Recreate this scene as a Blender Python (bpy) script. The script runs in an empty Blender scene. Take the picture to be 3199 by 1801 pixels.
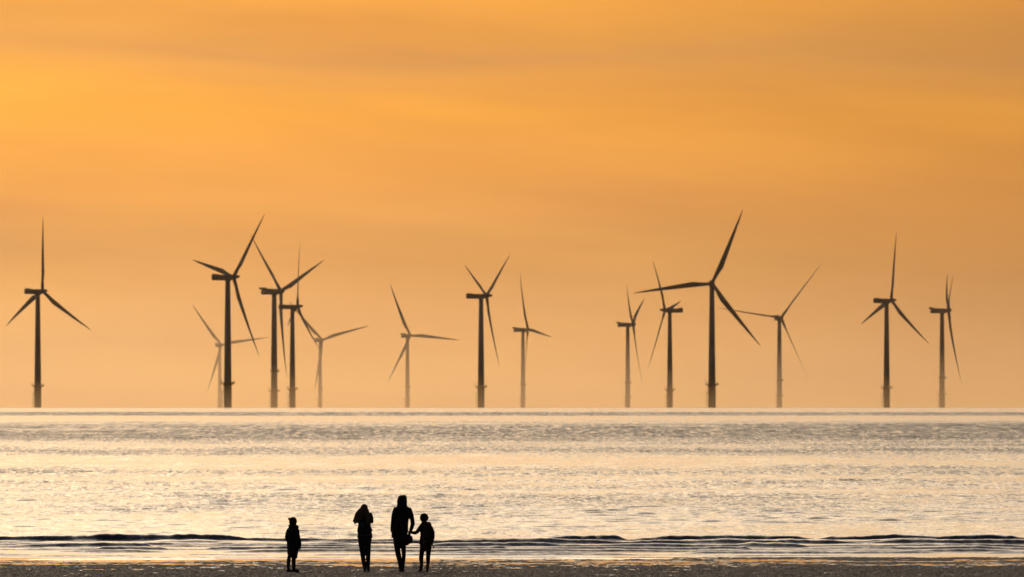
import bpy, bmesh, math, random
import numpy as np
from mathutils import Vector, Matrix

R = math.radians
scene = bpy.context.scene
COL = scene.collection
rng = np.random.default_rng(11)
random.seed(5)
EARTH = 6371000.0
EYE = 4.1
RAD_PX = 0.1 / 3199.0          # radians covered by one pixel of the full-size photograph

# ------------------------------------------------------------------ helpers
def link(o, parent=None):
    COL.objects.link(o)
    if parent is not None:
        o.parent = parent
    return o

def tag(o, label=None, cat=None, group=None, kind=None):
    if label: o['label'] = label
    if cat: o['category'] = cat
    if group: o['group'] = group
    if kind: o['kind'] = kind
    return o

def empty(name, loc=(0, 0, 0), rz=0.0):
    o = bpy.data.objects.new(name, None)
    o.empty_display_size = 1.0
    o.location = loc
    o.rotation_euler = (0, 0, rz)
    return link(o)

class MB:
    """collects rings, tubes and boxes, then links them as one mesh object"""
    def __init__(s):
        s.v = []; s.f = []
    def add(s, vs, fs):
        b = len(s.v)
        s.v += [tuple(p) for p in vs]
        s.f += [tuple(b + i for i in f) for f in fs]
    def rings(s, rings, cap=True):
        n = len(rings[0]); vs = []; fs = []
        for r in rings: vs += list(r)
        for k in range(len(rings) - 1):
            for i in range(n):
                j = (i + 1) % n
                fs.append((k*n+i, k*n+j, (k+1)*n+j, (k+1)*n+i))
        if cap:
            fs.append(tuple(range(n))[::-1])
            fs.append(tuple((len(rings)-1)*n+i for i in range(n)))
        s.add(vs, fs)
    def lathe(s, prof, n=32, c=(0, 0, 0), axis=None):
        """prof = [(radius, height)], about z (or the given rotation matrix)"""
        rr = []
        for r, h in prof:
            ring = []
            for i in range(n):
                a = 2*math.pi*i/n
                p = Vector((r*math.cos(a), r*math.sin(a), h))
                if axis is not None: p = axis @ p
                ring.append((p.x+c[0], p.y+c[1], p.z+c[2]))
            rr.append(ring)
        s.rings(rr)
    def tube(s, pts, n=8, caps=True, round_ends=False):
        """pts = [(x, y, z, r) or (x, y, z, rx, ry)]; rx across, ry in depth"""
        P = [Vector(p[:3]) for p in pts]
        rad = [(p[3], p[4] if len(p) > 4 else p[3]) for p in pts]
        if round_ends:
            d0 = (P[0]-P[1]).normalized(); d1 = (P[-1]-P[-2]).normalized()
            def ext(p, d, r, ks):
                m = min(r)
                return [(p + d*(m*math.sin(k)), (r[0]*math.cos(k), r[1]*math.cos(k))) for k in ks]
            a = ext(P[0], d0, rad[0], (1.45, 1.05, 0.55))
            b = ext(P[-1], d1, rad[-1], (0.55, 1.05, 1.45))
            P = [q[0] for q in a] + P + [q[0] for q in b]
            rad = [q[1] for q in a] + rad + [q[1] for q in b]
        rr = []
        for k, p in enumerate(P):
            if k == 0: d = P[1]-P[0]
            elif k == len(P)-1: d = P[-1]-P[-2]
            else: d = (P[k+1]-P[k]).normalized() + (P[k]-P[k-1]).normalized()
            d.normalize()
            ref = Vector((0, 1, 0)) if abs(d.y) < 0.9 else Vector((0, 0, 1))
            u = ref.cross(d).normalized(); w = d.cross(u).normalized()
            rr.append([tuple(p + u*(rad[k][0]*math.cos(2*math.pi*i/n)) + w*(rad[k][1]*math.sin(2*math.pi*i/n))) for i in range(n)])
        s.rings(rr, caps)
    def ball(s, c, r, n=16, m=10, rot=None):
        if not isinstance(r, (tuple, list)): r = (r, r, r)
        rr = []
        for k in range(1, m):
            t = math.pi*k/m
            ring = []
            for i in range(n):
                a = 2*math.pi*i/n
                p = Vector((r[0]*math.sin(t)*math.cos(a), r[1]*math.sin(t)*math.sin(a), -r[2]*math.cos(t)))
                if rot is not None: p = rot @ p
                ring.append((p.x+c[0], p.y+c[1], p.z+c[2]))
            rr.append(ring)
        s.rings(rr)
    def box(s, c, h, rot=None):
        vs = []
        for x in (-1, 1):
            for y in (-1, 1):
                for z in (-1, 1):
                    p = Vector((x*h[0], y*h[1], z*h[2]))
                    if rot is not None: p = rot @ p
                    vs.append((p.x+c[0], p.y+c[1], p.z+c[2]))
        s.add(vs, [(0, 1, 3, 2), (4, 6, 7, 5), (0, 4, 5, 1), (2, 3, 7, 6), (0, 2, 6, 4), (1, 5, 7, 3)])
    def mesh(s, name):
        me = bpy.data.meshes.new(name)
        me.from_pydata(s.v, [], s.f)
        bm = bmesh.new(); bm.from_mesh(me)
        bmesh.ops.recalc_face_normals(bm, faces=bm.faces)
        bm.to_mesh(me); bm.free()
        me.validate()
        return me
    def build(s, name, mat, parent=None, smooth=True, voxel=None, relax=3, bevel=None):
        me = s.mesh(name)
        o = bpy.data.objects.new(name, me)
        link(o, parent)
        if voxel or bevel:
            if voxel:
                m = o.modifiers.new('r', 'REMESH'); m.mode = 'VOXEL'; m.voxel_size = voxel
                m = o.modifiers.new('s', 'SMOOTH'); m.iterations = relax; m.factor = 0.5
            if bevel:
                m = o.modifiers.new('b', 'BEVEL'); m.width = bevel; m.segments = 3; m.limit_method = 'ANGLE'
            dg = bpy.context.evaluated_depsgraph_get()
            me2 = bpy.data.meshes.new_from_object(o.evaluated_get(dg))
            o.modifiers.clear(); o.data = me2; me2.name = name
            me = me2
        if smooth:
            me.polygons.foreach_set('use_smooth', [True]*len(me.polygons))
        me.materials.clear(); me.materials.append(mat)
        return o

# ------------------------------------------------------------------ materials
def new_mat(name):
    m = bpy.data.materials.new(name); m.use_nodes = True
    nt = m.node_tree
    return m, nt, nt.nodes['Principled BSDF']

def N(nt, t, **kw):
    n = nt.nodes.new(t)
    for k, v in kw.items(): setattr(n, k, v)
    return n

def noisy(name, c1, c2, scale, rough=0.7, bump=0.0, bscale=None, metallic=0.0, detail=5):
    m, nt, b = new_mat(name)
    tc = N(nt, 'ShaderNodeTexCoord')
    no = N(nt, 'ShaderNodeTexNoise'); no.inputs['Scale'].default_value = scale; no.inputs['Detail'].default_value = detail
    nt.links.new(tc.outputs['Object'], no.inputs['Vector'])
    mx = N(nt, 'ShaderNodeMix', data_type='RGBA')
    mx.inputs['A'].default_value = (*c1, 1); mx.inputs['B'].default_value = (*c2, 1)
    nt.links.new(no.outputs['Fac'], mx.inputs['Factor'])
    nt.links.new(mx.outputs['Result'], b.inputs['Base Color'])
    b.inputs['Roughness'].default_value = rough
    b.inputs['Metallic'].default_value = metallic
    if bump:
        n2 = N(nt, 'ShaderNodeTexNoise'); n2.inputs['Scale'].default_value = bscale or scale*4
        nt.links.new(tc.outputs['Object'], n2.inputs['Vector'])
        bp = N(nt, 'ShaderNodeBump'); bp.inputs['Strength'].default_value = bump; bp.inputs['Distance'].default_value = 0.01
        nt.links.new(n2.outputs['Fac'], bp.inputs['Height'])
        nt.links.new(bp.outputs['Normal'], b.inputs['Normal'])
    return m

M = {}
def matte(m):
    b = m.node_tree.nodes['Principled BSDF']; b.inputs['Specular IOR Level'].default_value = 0.15; b.inputs['Roughness'].default_value = 0.85
    return m
M['tower'] = noisy('tower_paint', (0.27, 0.28, 0.30), (0.33, 0.33, 0.34), 0.15, 0.55)
M['blade'] = noisy('blade_paint', (0.28, 0.29, 0.31), (0.34, 0.34, 0.35), 0.2, 0.5)
M['nacelle'] = noisy('nacelle_paint', (0.26, 0.27, 0.29), (0.32, 0.32, 0.33), 0.3, 0.5)
for k_ in ('tower', 'blade', 'nacelle'): matte(M[k_])
M['yellow'] = noisy('yellow_paint', (0.50, 0.30, 0.02), (0.38, 0.20, 0.02), 0.3, 0.6)
M['steel'] = noisy('dark_steel', (0.12, 0.10, 0.06), (0.2, 0.15, 0.08), 1.0, 0.6)
M['skin'] = noisy('skin', (0.45, 0.28, 0.20), (0.50, 0.32, 0.24), 20, 0.55)
M['eye'] = noisy('eye', (0.6, 0.6, 0.58), (0.65, 0.65, 0.62), 30, 0.2)
M['black_cloth'] = noisy('black_cloth', (0.012, 0.011, 0.012), (0.022, 0.020, 0.020), 14, 0.9, 0.6, 60)
M['brown_cloth'] = noisy('dark_red_cloth', (0.040, 0.012, 0.008), (0.055, 0.018, 0.010), 14, 0.9, 0.6, 60)
M['navy_cloth'] = noisy('navy_cloth', (0.013, 0.016, 0.024), (0.022, 0.026, 0.036), 14, 0.9, 0.6, 60)
M['denim'] = noisy('dark_denim', (0.014, 0.015, 0.020), (0.024, 0.026, 0.032), 22, 0.9, 0.5, 90)
M['boot'] = noisy('boot_leather', (0.020, 0.018, 0.016), (0.030, 0.026, 0.022), 18, 0.6, 0.3, 50)
M['hair_fair'] = noisy('fair_hair', (0.16, 0.11, 0.055), (0.22, 0.15, 0.08), 30, 0.6)
M['hair_dark'] = noisy('dark_hair', (0.03, 0.02, 0.014), (0.05, 0.035, 0.02), 30, 0.6)
M['fur'] = noisy('pale_trim', (0.10, 0.11, 0.14), (0.15, 0.16, 0.20), 40, 0.9)
M['grey_trim'] = noisy('grey_trim', (0.13, 0.13, 0.13), (0.18, 0.18, 0.18), 30, 0.8)
M['blue_patch'] = noisy('blue_patch', (0.16, 0.26, 0.46), (0.20, 0.30, 0.50), 30, 0.7)
M['ball'] = noisy('dark_red_rubber', (0.055, 0.006, 0.006), (0.075, 0.010, 0.008), 10, 0.5)
M['print'] = noisy('worn_print', (0.14, 0.14, 0.11), (0.20, 0.19, 0.15), 60, 0.8)

# ------------------------------------------------------------------ sun and sky
SUN_AZ, SUN_EL = R(-20.0), R(14.0)          # left of the frame, above it, behind cloud
w = bpy.data.worlds.new("World"); scene.world = w; w.use_nodes = True
nt = w.node_tree; nt.nodes.clear()
out = N(nt, 'ShaderNodeOutputWorld'); bg = N(nt, 'ShaderNodeBackground')
bg.inputs['Strength'].default_value = 0.1
nt.links.new(bg.outputs[0], out.inputs['Surface'])
def mth(op, a, b=None, c=None, clamp=False):
    n = N(nt, 'ShaderNodeMath', operation=op, use_clamp=clamp)
    for i, v in enumerate((a, b, c)):
        if v is None: continue
        if isinstance(v, (int, float)): n.inputs[i].default_value = v
        else: nt.links.new(v, n.inputs[i])
    return n.outputs[0]
def maprange(v, a, b, c=0.0, d=1.0, smooth=True):
    n = N(nt, 'ShaderNodeMapRange'); n.interpolation_type = 'SMOOTHSTEP' if smooth else 'LINEAR'
    nt.links.new(v, n.inputs['Value'])
    n.inputs['From Min'].default_value = a; n.inputs['From Max'].default_value = b
    n.inputs['To Min'].default_value = c; n.inputs['To Max'].default_value = d
    return n.outputs['Result']
def ramp(v, stops):
    n = N(nt, 'ShaderNodeValToRGB'); cr = n.color_ramp
    while len(cr.elements) < len(stops): cr.elements.new(0.5)
    for e, (p, c) in zip(cr.elements, stops):
        e.position = p; e.color = (*c, 1)
    nt.links.new(v, n.inputs['Fac'])
    return n.outputs['Color']
def mixc(f, a, b, mode='MIX'):
    n = N(nt, 'ShaderNodeMix', data_type='RGBA', blend_type=mode)
    if isinstance(f, (int, float)): n.inputs['Factor'].default_value = f
    else: nt.links.new(f, n.inputs['Factor'])
    for k, v in (('A', a), ('B', b)):
        if isinstance(v, tuple): n.inputs[k].default_value = (*v, 1)
        else: nt.links.new(v, n.inputs[k])
    return n.outputs['Result']
def scalec(c, s):
    n = N(nt, 'ShaderNodeVectorMath', operation='SCALE')
    nt.links.new(c, n.inputs[0])
    if isinstance(s, (int, float)): n.inputs['Scale'].default_value = s
    else: nt.links.new(s, n.inputs['Scale'])
    return n.outputs[0]
def srgb(r, g, b):
    f = lambda c: (c/255/12.92) if c/255 <= 0.04045 else ((c/255+0.055)/1.055)**2.4
    return (f(r), f(g), f(b))

sky = N(nt, 'ShaderNodeTexSky'); sky.sky_type = 'NISHITA'; sky.sun_disc = False
sky.sun_elevation = SUN_EL; sky.sun_rotation = SUN_AZ
sky.air_density = 1.6; sky.dust_density = 3.0; sky.ozone_density = 1.5; sky.altitude = 5
tc = N(nt, 'ShaderNodeTexCoord'); sep = N(nt, 'ShaderNodeSeparateXYZ')
nt.links.new(tc.outputs['Generated'], sep.inputs[0])
dx, dy, dz = sep.outputs
el = mth('MULTIPLY', mth('ARCSINE', dz), 57.29578)             # degrees above the horizon
az = mth('MULTIPLY', mth('ARCTAN2', dx, dy), 57.29578)         # degrees right of straight out to sea
def sheet(sx, sy, tilt, scale, seed, detail=4, rough=0.5, dist=0.0):
    """streaky cloud noise on (azimuth, elevation)"""
    cb = N(nt, 'ShaderNodeCombineXYZ')
    nt.links.new(mth('MULTIPLY', az, sx), cb.inputs[0])
    nt.links.new(mth('MULTIPLY', mth('ADD', el, mth('MULTIPLY', az, tilt)), sy), cb.inputs[1])
    cb.inputs[2].default_value = seed
    no = N(nt, 'ShaderNodeTexNoise')
    no.inputs['Scale'].default_value = scale; no.inputs['Detail'].default_value = detail
    no.inputs['Roughness'].default_value = rough; no.inputs['Distortion'].default_value = dist
    nt.links.new(cb.outputs[0], no.inputs['Vector'])
    return no.outputs['Fac']
K = 10.0   # background strength is 0.1
elt = mth('ADD', mth('ADD', el, mth('MULTIPLY', az, 0.035)), mth('MULTIPLY', mth('SUBTRACT', sheet(0.20, 0.8, 0.06, 1.0, 3.0, 3), 0.5), 0.75))
# colour of the veiled western sky by elevation (-0.2 to 4.3 degrees)
def pe(e): return (e+0.2)/4.5
base = ramp(maprange(elt, -0.2, 4.3, 0, 1, False), [
    (pe(0.0), srgb(242, 186, 118)), (pe(0.40), srgb(238, 176, 106)), (pe(0.80), srgb(231, 166, 93)), (pe(1.02), srgb(240, 168, 88)),
    (pe(1.30), srgb(248, 171, 82)), (pe(1.60), srgb(255, 175, 76)), (pe(1.76), srgb(242, 167, 80)), (pe(1.93), srgb(230, 162, 88)),
    (pe(2.10), srgb(240, 167, 82)), (pe(2.35), srgb(255, 174, 78)), (pe(4.2), srgb(255, 188, 104))])
s1 = maprange(sheet(0.22, 1.5, 0.07, 1.0, 7.0, 4, 0.5, 0.4), 0.33, 0.68)
s2 = maprange(sheet(0.5, 3.6, 0.06, 1.0, 1.0, 4, 0.55, 0.3), 0.3, 0.7)
dark = mixc(1.0, base, srgb(246, 241, 246), 'MULTIPLY')
lite = mixc(1.0, base, (1.05, 1.02, 0.94), 'MULTIPLY')
veil = mixc(s1, dark, lite)
hot = mth('POWER', 2.718, mth('MULTIPLY', mth('ADD', mth('POWER', mth('DIVIDE', mth('ADD', az, 3.3), 2.1), 2.0), mth('POWER', mth('DIVIDE', mth('SUBTRACT', el, 1.66), 0.27), 2.0)), -1.0))
veil = mixc(hot, veil, mixc(1.0, veil, (1.12, 1.14, 0.95), 'MULTIPLY'))
veil = scalec(veil, mth('ADD', 0.97, mth('MULTIPLY', s2, 0.06)))
# side to side falloff away from the sun
side = maprange(az, -2.2, 4.4, 1.05, 0.71, True)
wide = maprange(mth('ABSOLUTE', mth('SUBTRACT', az, -9.0)), 12.0, 110.0, 1.0, 0.10)
veil = scalec(veil, mth('MULTIPLY', mth('MULTIPLY', side, wide), K))
# bright cloud round the hidden sun, above the top of the frame
gl_el = mth('MULTIPLY', maprange(el, 3.2, 11.0), maprange(el, 18.0, 60.0, 1.0, 0.0))
gl_az = mth('POWER', 2.718, mth('MULTIPLY', mth('POWER', mth('DIVIDE', mth('SUBTRACT', az, -13.0), 19.0), 2.0), -1.0))
patch = maprange(sheet(0.10, 0.35, 0.05, 1.0, 21.0, 5, 0.6, 0.3), 0.30, 0.66, 0.55, 1.15)
glow = mth('MULTIPLY', mth('MULTIPLY', gl_el, gl_az), patch)
glowc = scalec(ramp(maprange(el, 3, 40, 0, 1, False), [(0.0, (1.0, 0.60, 0.26)), (0.25, (1.0, 0.76, 0.47)), (1.0, (0.9, 0.74, 0.56))]), mth('MULTIPLY', glow, 3.7*K))
# the clear part: physical sky, kept dim overhead and in the east
clear = mixc(1.0, sky.outputs['Color'], (0.55, 0.58, 0.80), 'MULTIPLY')
back = maprange(dy, -0.6, 0.7, 0.10, 0.9)
clear = scalec(clear, back)
low = maprange(el, 4.0, 13.0, 1.0, 0.0)
body = mixc(low, clear, veil)
total = N(nt, 'ShaderNodeVectorMath', operation='ADD')
nt.links.new(body, total.inputs[0]); nt.links.new(glowc, total.inputs[1])
nt.links.new(total.outputs[0], bg.inputs['Color'])
w.cycles.sampling_method = 'MANUAL'; w.cycles.sample_map_resolution = 2048

sun = bpy.data.lights.new('sun', 'SUN'); sun.energy = 0.5; sun.angle = R(20); sun.color = (1.0, 0.80, 0.55)
so = link(bpy.data.objects.new('sun', sun))
sd = Vector((math.sin(SUN_AZ)*math.cos(SUN_EL), math.cos(SUN_AZ)*math.cos(SUN_EL), math.sin(SUN_EL)))
so.rotation_euler = sd.to_track_quat('Z', 'Y').to_euler()
so.location = (-100, 300, 120)

# ------------------------------------------------------------------ camera
cam = bpy.data.cameras.new('camera'); co = link(bpy.data.objects.new('camera', cam))
cam.sensor_width = 36; cam.lens = 360; cam.clip_start = 1.0; cam.clip_end = 200000
dip = math.sqrt(2*EYE/EARTH)
HOR = 1273.3                                       # row of the sea horizon at the picture's centre
pitch = math.atan((HOR-900.5)*RAD_PX) - dip
co.location = (0, 0, EYE)
co.rotation_euler = (R(90)+pitch, R(0.0), 0)
cam.dof.use_dof = True; cam.dof.focus_distance = 240; cam.dof.aperture_fstop = 8.5
scene.camera = co
scene.view_settings.view_transform = 'Standard'; scene.view_settings.look = 'None'
scene.view_settings.exposure = 0; scene.view_settings.gamma = 1
scene.render.resolution_x = 1024; scene.render.resolution_y = 577

def grid_mesh(name, X, Y, Z, mat, attrs=None):
    nr, nc = X.shape
    me = bpy.data.meshes.new(name)
    nv = nr*nc
    co_ = np.empty((nv, 3), np.float32)
    co_[:, 0] = X.ravel(); co_[:, 1] = Y.ravel(); co_[:, 2] = Z.ravel()
    me.vertices.add(nv); me.vertices.foreach_set('co', co_.ravel())
    idx = np.arange(nv, dtype=np.int32).reshape(nr, nc)
    q = np.stack([idx[:-1, :-1], idx[:-1, 1:], idx[1:, 1:], idx[1:, :-1]], -1).reshape(-1, 4)
    nf = len(q)
    me.loops.add(nf*4); me.loops.foreach_set('vertex_index', q.ravel())
    me.polygons.add(nf)
    me.polygons.foreach_set('loop_start', np.arange(0, nf*4, 4, dtype=np.int32))
    me.polygons.foreach_set('loop_total', np.full(nf, 4, dtype=np.int32))
    me.polygons.foreach_set('use_smooth', np.ones(nf, dtype=bool))
    me.update(calc_edges=True)
    for k, a in (attrs or {}).items():
        at = me.attributes.new(k, 'FLOAT', 'POINT')
        at.data.foreach_set('value', a.astype(np.float32).ravel())
    me.materials.append(mat)
    o = bpy.data.objects.new(name, me)
    return link(o)

def vnoise(x, y, seed):
    """smooth value noise, about -1..1"""
    xi = np.floor(x).astype(np.int64); yi = np.floor(y).astype(np.int64)
    fx = x-xi; fy = y-yi
    fx = fx*fx*fx*(fx*(fx*6-15)+10); fy = fy*fy*fy*(fy*(fy*6-15)+10)
    def h(a, b):
        n = (a*374761393 + b*668265263 + seed*1442695041) & 0xffffffff
        n = ((n ^ (n >> 13))*1274126177) & 0xffffffff
        n = (n ^ (n >> 16)) & 0xffff
        return n/32767.5-1
    return ((h(xi, yi)*(1-fx)+h(xi+1, yi)*fx)*(1-fy) + (h(xi, yi+1)*(1-fx)+h(xi+1, yi+1)*fx)*fy)
def fbm(x, y, seed, octv=4, gain=0.5):
    t = 0; a = 1; s = 0
    for k in range(octv):
        t = t + a*vnoise(x*2**k+17.3*k, y*2**k-9.1*k, seed+k); s += a; a *= gain
    return t/s
def sstep(a, b, x):
    t = np.clip((x-a)/(b-a), 0, 1); return t*t*(3-2*t)

# ------------------------------------------------------------------ sea
def sea_material():
    m, nt, b = new_mat('sea_water')
    b.inputs['Base Color'].default_value = (0.012, 0.016, 0.022, 1)
    b.inputs['IOR'].default_value = 1.33
    g = N(nt, 'ShaderNodeNewGeometry')
    sp = N(nt, 'ShaderNodeSeparateXYZ'); nt.links.new(g.outputs['Position'], sp.inputs[0])
    def nz(sx, sy, detail, rough=0.55, seed=0.0, dist=0.0):
        mp = N(nt, 'ShaderNodeMapping'); mp.inputs['Scale'].default_value = (sx, sy, 0); mp.inputs['Location'].default_value = (seed, seed*1.7, seed*0.3)
        nt.links.new(g.outputs['Position'], mp.inputs[0])
        no = N(nt, 'ShaderNodeTexNoise'); no.inputs['Scale'].default_value = 1
        no.inputs['Detail'].default_value = detail; no.inputs['Roughness'].default_value = rough; no.inputs['Distortion'].default_value = dist
        nt.links.new(mp.outputs[0], no.inputs['Vector'])
        return no.outputs['Fac']
    def mr(v, a, b_, c, d):
        n = N(nt, 'ShaderNodeMapRange'); n.interpolation_type = 'SMOOTHSTEP'; nt.links.new(v, n.inputs['Value'])
        for k, x in zip(('From Min', 'From Max', 'To Min', 'To Max'), (a, b_, c, d)): n.inputs[k].default_value = x
        return n.outputs['Result']
    def mm(op, a, b_):
        n = N(nt, 'ShaderNodeMath', operation=op)
        for i, v in enumerate((a, b_)):
            if isinstance(v, (int, float)): n.inputs[i].default_value = v
            else: nt.links.new(v, n.inputs[i])
        return n.outputs[0]
    at = N(nt, 'ShaderNodeAttribute'); at.attribute_name = 'ruffle'      # wind-ruffled (1) or slick (0)
    gust = mr(nz(1/160, 1/90, 9, 0.62, 3.0, 0.4), 0.38, 0.66, 0.0, 1.0)
    cat = mr(nz(1/9, 1/60, 6, 0.6, 8.0), 0.42, 0.70, 0.0, 1.0)
    def win(a, b_, c, d):
        return mm('MULTIPLY', mr(sp.outputs[1], a, b_, 0.0, 1.0), mr(sp.outputs[1], c, d, 1.0, 0.0))
    # short-crested wavelets, longer ones further out where the wind has more reach
    g1 = mm('MULTIPLY', mm('SUBTRACT', nz(4.8, 0.9, 5, 0.65, 2.0, 0.3), 0.5), win(262, 300, 420, 700))
    g2 = mm('MULTIPLY', mm('SUBTRACT', nz(3.2, 0.26, 5, 0.65, 12.0, 0.3), 0.5), win(330, 520, 900, 1500))
    g3 = mm('MULTIPLY', mm('SUBTRACT', nz(1.5, 0.04, 5, 0.65, 22.0, 0.3), 0.5), win(800, 1300, 2400, 3800))
    g4 = mm('MULTIPLY', mm('SUBTRACT', nz(0.6, 0.008, 5, 0.65, 32.0, 0.3), 0.5), win(2000, 3200, 30000, 40000))
    gr = mm('ADD', mm('ADD', g1, g2), mm('ADD', g3, g4))
    ruf = mm('ADD', mm('MULTIPLY', at.outputs['Fac'], 0.62), mm('MULTIPLY', mm('ADD', gust, cat), 0.15))
    shallow = mr(sp.outputs[1], 256, 265, 0.0, 1.0)
    amp = mr(ruf, 0.0, 0.9, 0.25, 2.4)
    grain = mm('MULTIPLY', mm('MULTIPLY', gr, amp), shallow)
    rough = mm('ADD', mm('MULTIPLY', shallow, mr(ruf, 0.1, 1.0, 0.15, 0.55)), mm('ADD', mm('MULTIPLY', grain, 1.0), 0.06))
    rgh = N(nt, 'ShaderNodeClamp'); nt.links.new(rough, rgh.inputs[0]); rgh.inputs['Min'].default_value = 0.05; rgh.inputs['Max'].default_value = 0.9
    nt.links.new(rgh.outputs[0], b.inputs['Roughness'])
    # ripples too small to model
    h = mm('ADD', nz(2.2, 5.0, 4, 0.6, 1.0), mm('MULTIPLY', nz(0.55, 1.6, 3, 0.5, 5.0), 2.0))
    bp = N(nt, 'ShaderNodeBump'); bp.inputs['Distance'].default_value = 0.035
    nt.links.new(h, bp.inputs['Height'])
    nt.links.new(mr(ruf, 0.0, 0.8, 0.25, 1.0), bp.inputs['Strength'])
    nt.links.new(bp.outputs['Normal'], b.inputs['Normal'])
    return m

SHORE = 257.0
def rows():
    y = [SHORE-7]
    while y[-1] < 22000:
        v = y[-1]
        if v < 293: s = 0.065
        elif v < 325: s = 0.10
        elif v < 620: s = 0.10 + (v-325)/295*0.28
        elif v < 1600: s = 0.38 + (v-620)/980*0.9
        else: s = 1.3*(v/1600)**2.4
        y.append(v+s)
    return np.array(y)
yr = rows()
th = np.concatenate([np.linspace(-R(24), -R(5.2), 60)[:-1], np.linspace(-R(5.2), R(5.2), 740), np.linspace(R(5.2), R(24), 60)[1:]])
TX = np.tan(th)
Yg, Tg = np.meshgrid(yr, TX, indexing='ij')
Xg = Yg*Tg
print('sea grid', Xg.shape)
dyr = np.gradient(yr)
ZW = np.zeros_like(Xg)
# open-water wavelets rolling in to the beach
comp = []
for k in range(46):
    lam = 0.6*(6.0/0.6)**(rng.random())
    ang = rng.normal()*0.55
    amp = 0.0080*(lam/2.0)**0.45*rng.uniform(0.5, 1.3)
    comp.append((lam, ang, amp, rng.uniform(0, 6.28)))
groups = 0.75+0.45*fbm(Xg/9, Yg/16, 41, 3)
spx = np.gradient(TX)[None, :]*yr[:, None]
for lam, ang, amp, ph in comp:
    kx = 2*math.pi/lam*math.sin(ang); ky = 2*math.pi/lam*math.cos(ang)
    att = (sstep(2.6, 4.5, lam*max(abs(math.cos(ang)), .3)/dyr))[:, None]
    if att.max() <= 0: continue
    last = int(np.max(np.nonzero(att[:, 0] > 0)[0]))+1
    s = np.sin(kx*Xg[:last]+ky*Yg[:last]+ph)
    ZW[:last] += amp*att[:last]*sstep(2.0, 4.0, lam/np.maximum(spx[:last], 1e-3)) * (s + 0.25*s*s)
calm = sstep(SHORE-2, SHORE+75, Yg)
ZW *= groups*(0.10+0.90*calm)
# breaking rollers: (centre line distance, height, length scale along the beach, seed, x range)
def roller(yc, H, front, rear, seed, sel, cover, pts=None):
    global ZW
    m = (yr > yc-8) & (yr < yc+14)
    x = Xg[m]; y = Yg[m]
    wob = 1.5*fbm(x/11, x*0+0.3, seed, 3) + 0.22*fbm(x/0.9, x*0+1.3, seed+9, 4, 0.6)
    t = (yc+wob) - y                                # >0 in front of the crest (towards the beach)
    env = 0.12+0.88*sstep(cover-0.15, cover+0.30, fbm(x/sel, x*0+2.7, seed+20, 4))
    if pts:                                         # heights along the crest, by place on the beach
        env = np.maximum(0.30, np.interp(x/yc/RAD_PX+1599.5, [p[0] for p in pts], [p[1] for p in pts]))*(1+0.20*fbm(x/7.0, x*0+2.7, seed+20, 2)+0.10*fbm(x/1.6, x*0+2.7, seed+21, 2)+0.10*fbm(x/0.22, x*0+2.7, seed+25, 2))
    cr = 1+0.10*fbm(x/0.4, y/1.5, seed+33, 3)
    env = np.clip(env, 0.0, 2)
    fr = front*np.clip(env, 0.22, 1.0)
    shape = np.where(t > 0, np.exp(-(np.maximum(t, 0)/fr)**2.2), np.exp(-(np.maximum(-t, 0)/(rear*np.clip(env, .4, 1)))**1.5))
    ZW[m] += H*env*cr*shape
roller(289.0, 0.20, 0.28, 3.0, 101, 9.0, -0.50, [(-900,.5),(-50,.5),(100,.7),(300,1),(720,1),(770,.5),(900,.45),(1000,.3),(1150,.35),(1300,.45),(1400,.2),(1500,.05),(1620,.25),
       (1700,.4),(1780,.8),(1930,.85),(1960,.25),(2000,.45),(2100,.9),(2300,.9),(2420,.8),(2550,.4),(2600,.85),(2800,.9),(3000,.6),(3100,.95),(3199,.5),(4000,.7)])
roller(283.0, 0.16, 0.26, 2.4, 102, 6.0, -0.20, [(-900,.3),(0,.1),(250,.35),(700,.35),(800,.2),(1000,.35),(1400,.8),(1700,1),(1850,.7),(1950,.45),(2250,.9),(2480,.8),(2700,.3),(2790,.8),(3199,.8),(4000,.4)])
roller(277.5, 0.145, 0.25, 2.2, 103, 6.5, -0.22, [(-900,.5),(0,.15),(100,.75),(455,.9),(470,.25),(650,.3),(880,.55),(1100,.6),(1300,.3),(1400,.8),(1700,.85),(1750,.4),(2050,.7),(2300,.5),(2350,1),(2480,.8),(2520,.35),(3199,.5),(4000,.5)])
roller(273.0, 0.125, 0.24, 1.8, 104, 5.0, -0.20, [(-900,.5),(0,.3),(300,.3),(320,.75),(500,.7),(540,.1),(620,.1),(660,.9),(900,.8),(1200,.6),(1380,.6),(1560,.7),(1600,.1),(1720,.6),(1850,.7),(2050,.5),(2300,.6),(2330,.8),(2350,.1),(2700,.5),(3050,.8),(3199,.4),(4000,.5)])
roller(269.5, 0.085, 0.18, 1.5, 105, 5.0, -0.20)
roller(266.5, 0.070, 0.15, 1.3, 106, 4.0, -0.10)
roller(264.0, 0.058, 0.14, 1.2, 107, 5.0, -0.05)
roller(261.8, 0.045, 0.13, 1.1, 108, 4.0, -0.05)
roller(259.8, 0.038, 0.12, 1.0, 109, 4.0, 0.0)
roller(258.0, 0.030, 0.12, 0.9, 110, 5.0, 0.0)
roller(318, 0.05, 0.45, 3.0, 111, 3.0, 0.25)
roller(335, 0.04, 0.5, 3.0, 112, 3.0, 0.28)
roller(305, 0.05, 0.4, 3.0, 113, 3.0, 0.18)
roller(295, 0.05, 0.25, 2.6, 114, 3.0, 0.12)
roller(286, 0.06, 0.18, 2.0, 115, 3.0, 0.0)
roller(280, 0.06, 0.18, 2.0, 116, 3.0, 0.0)
roller(275, 0.05, 0.16, 2.0, 117, 3.0, 0.0)
roller(271, 0.05, 0.14, 2.0, 118, 3.0, 0.0)

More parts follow.
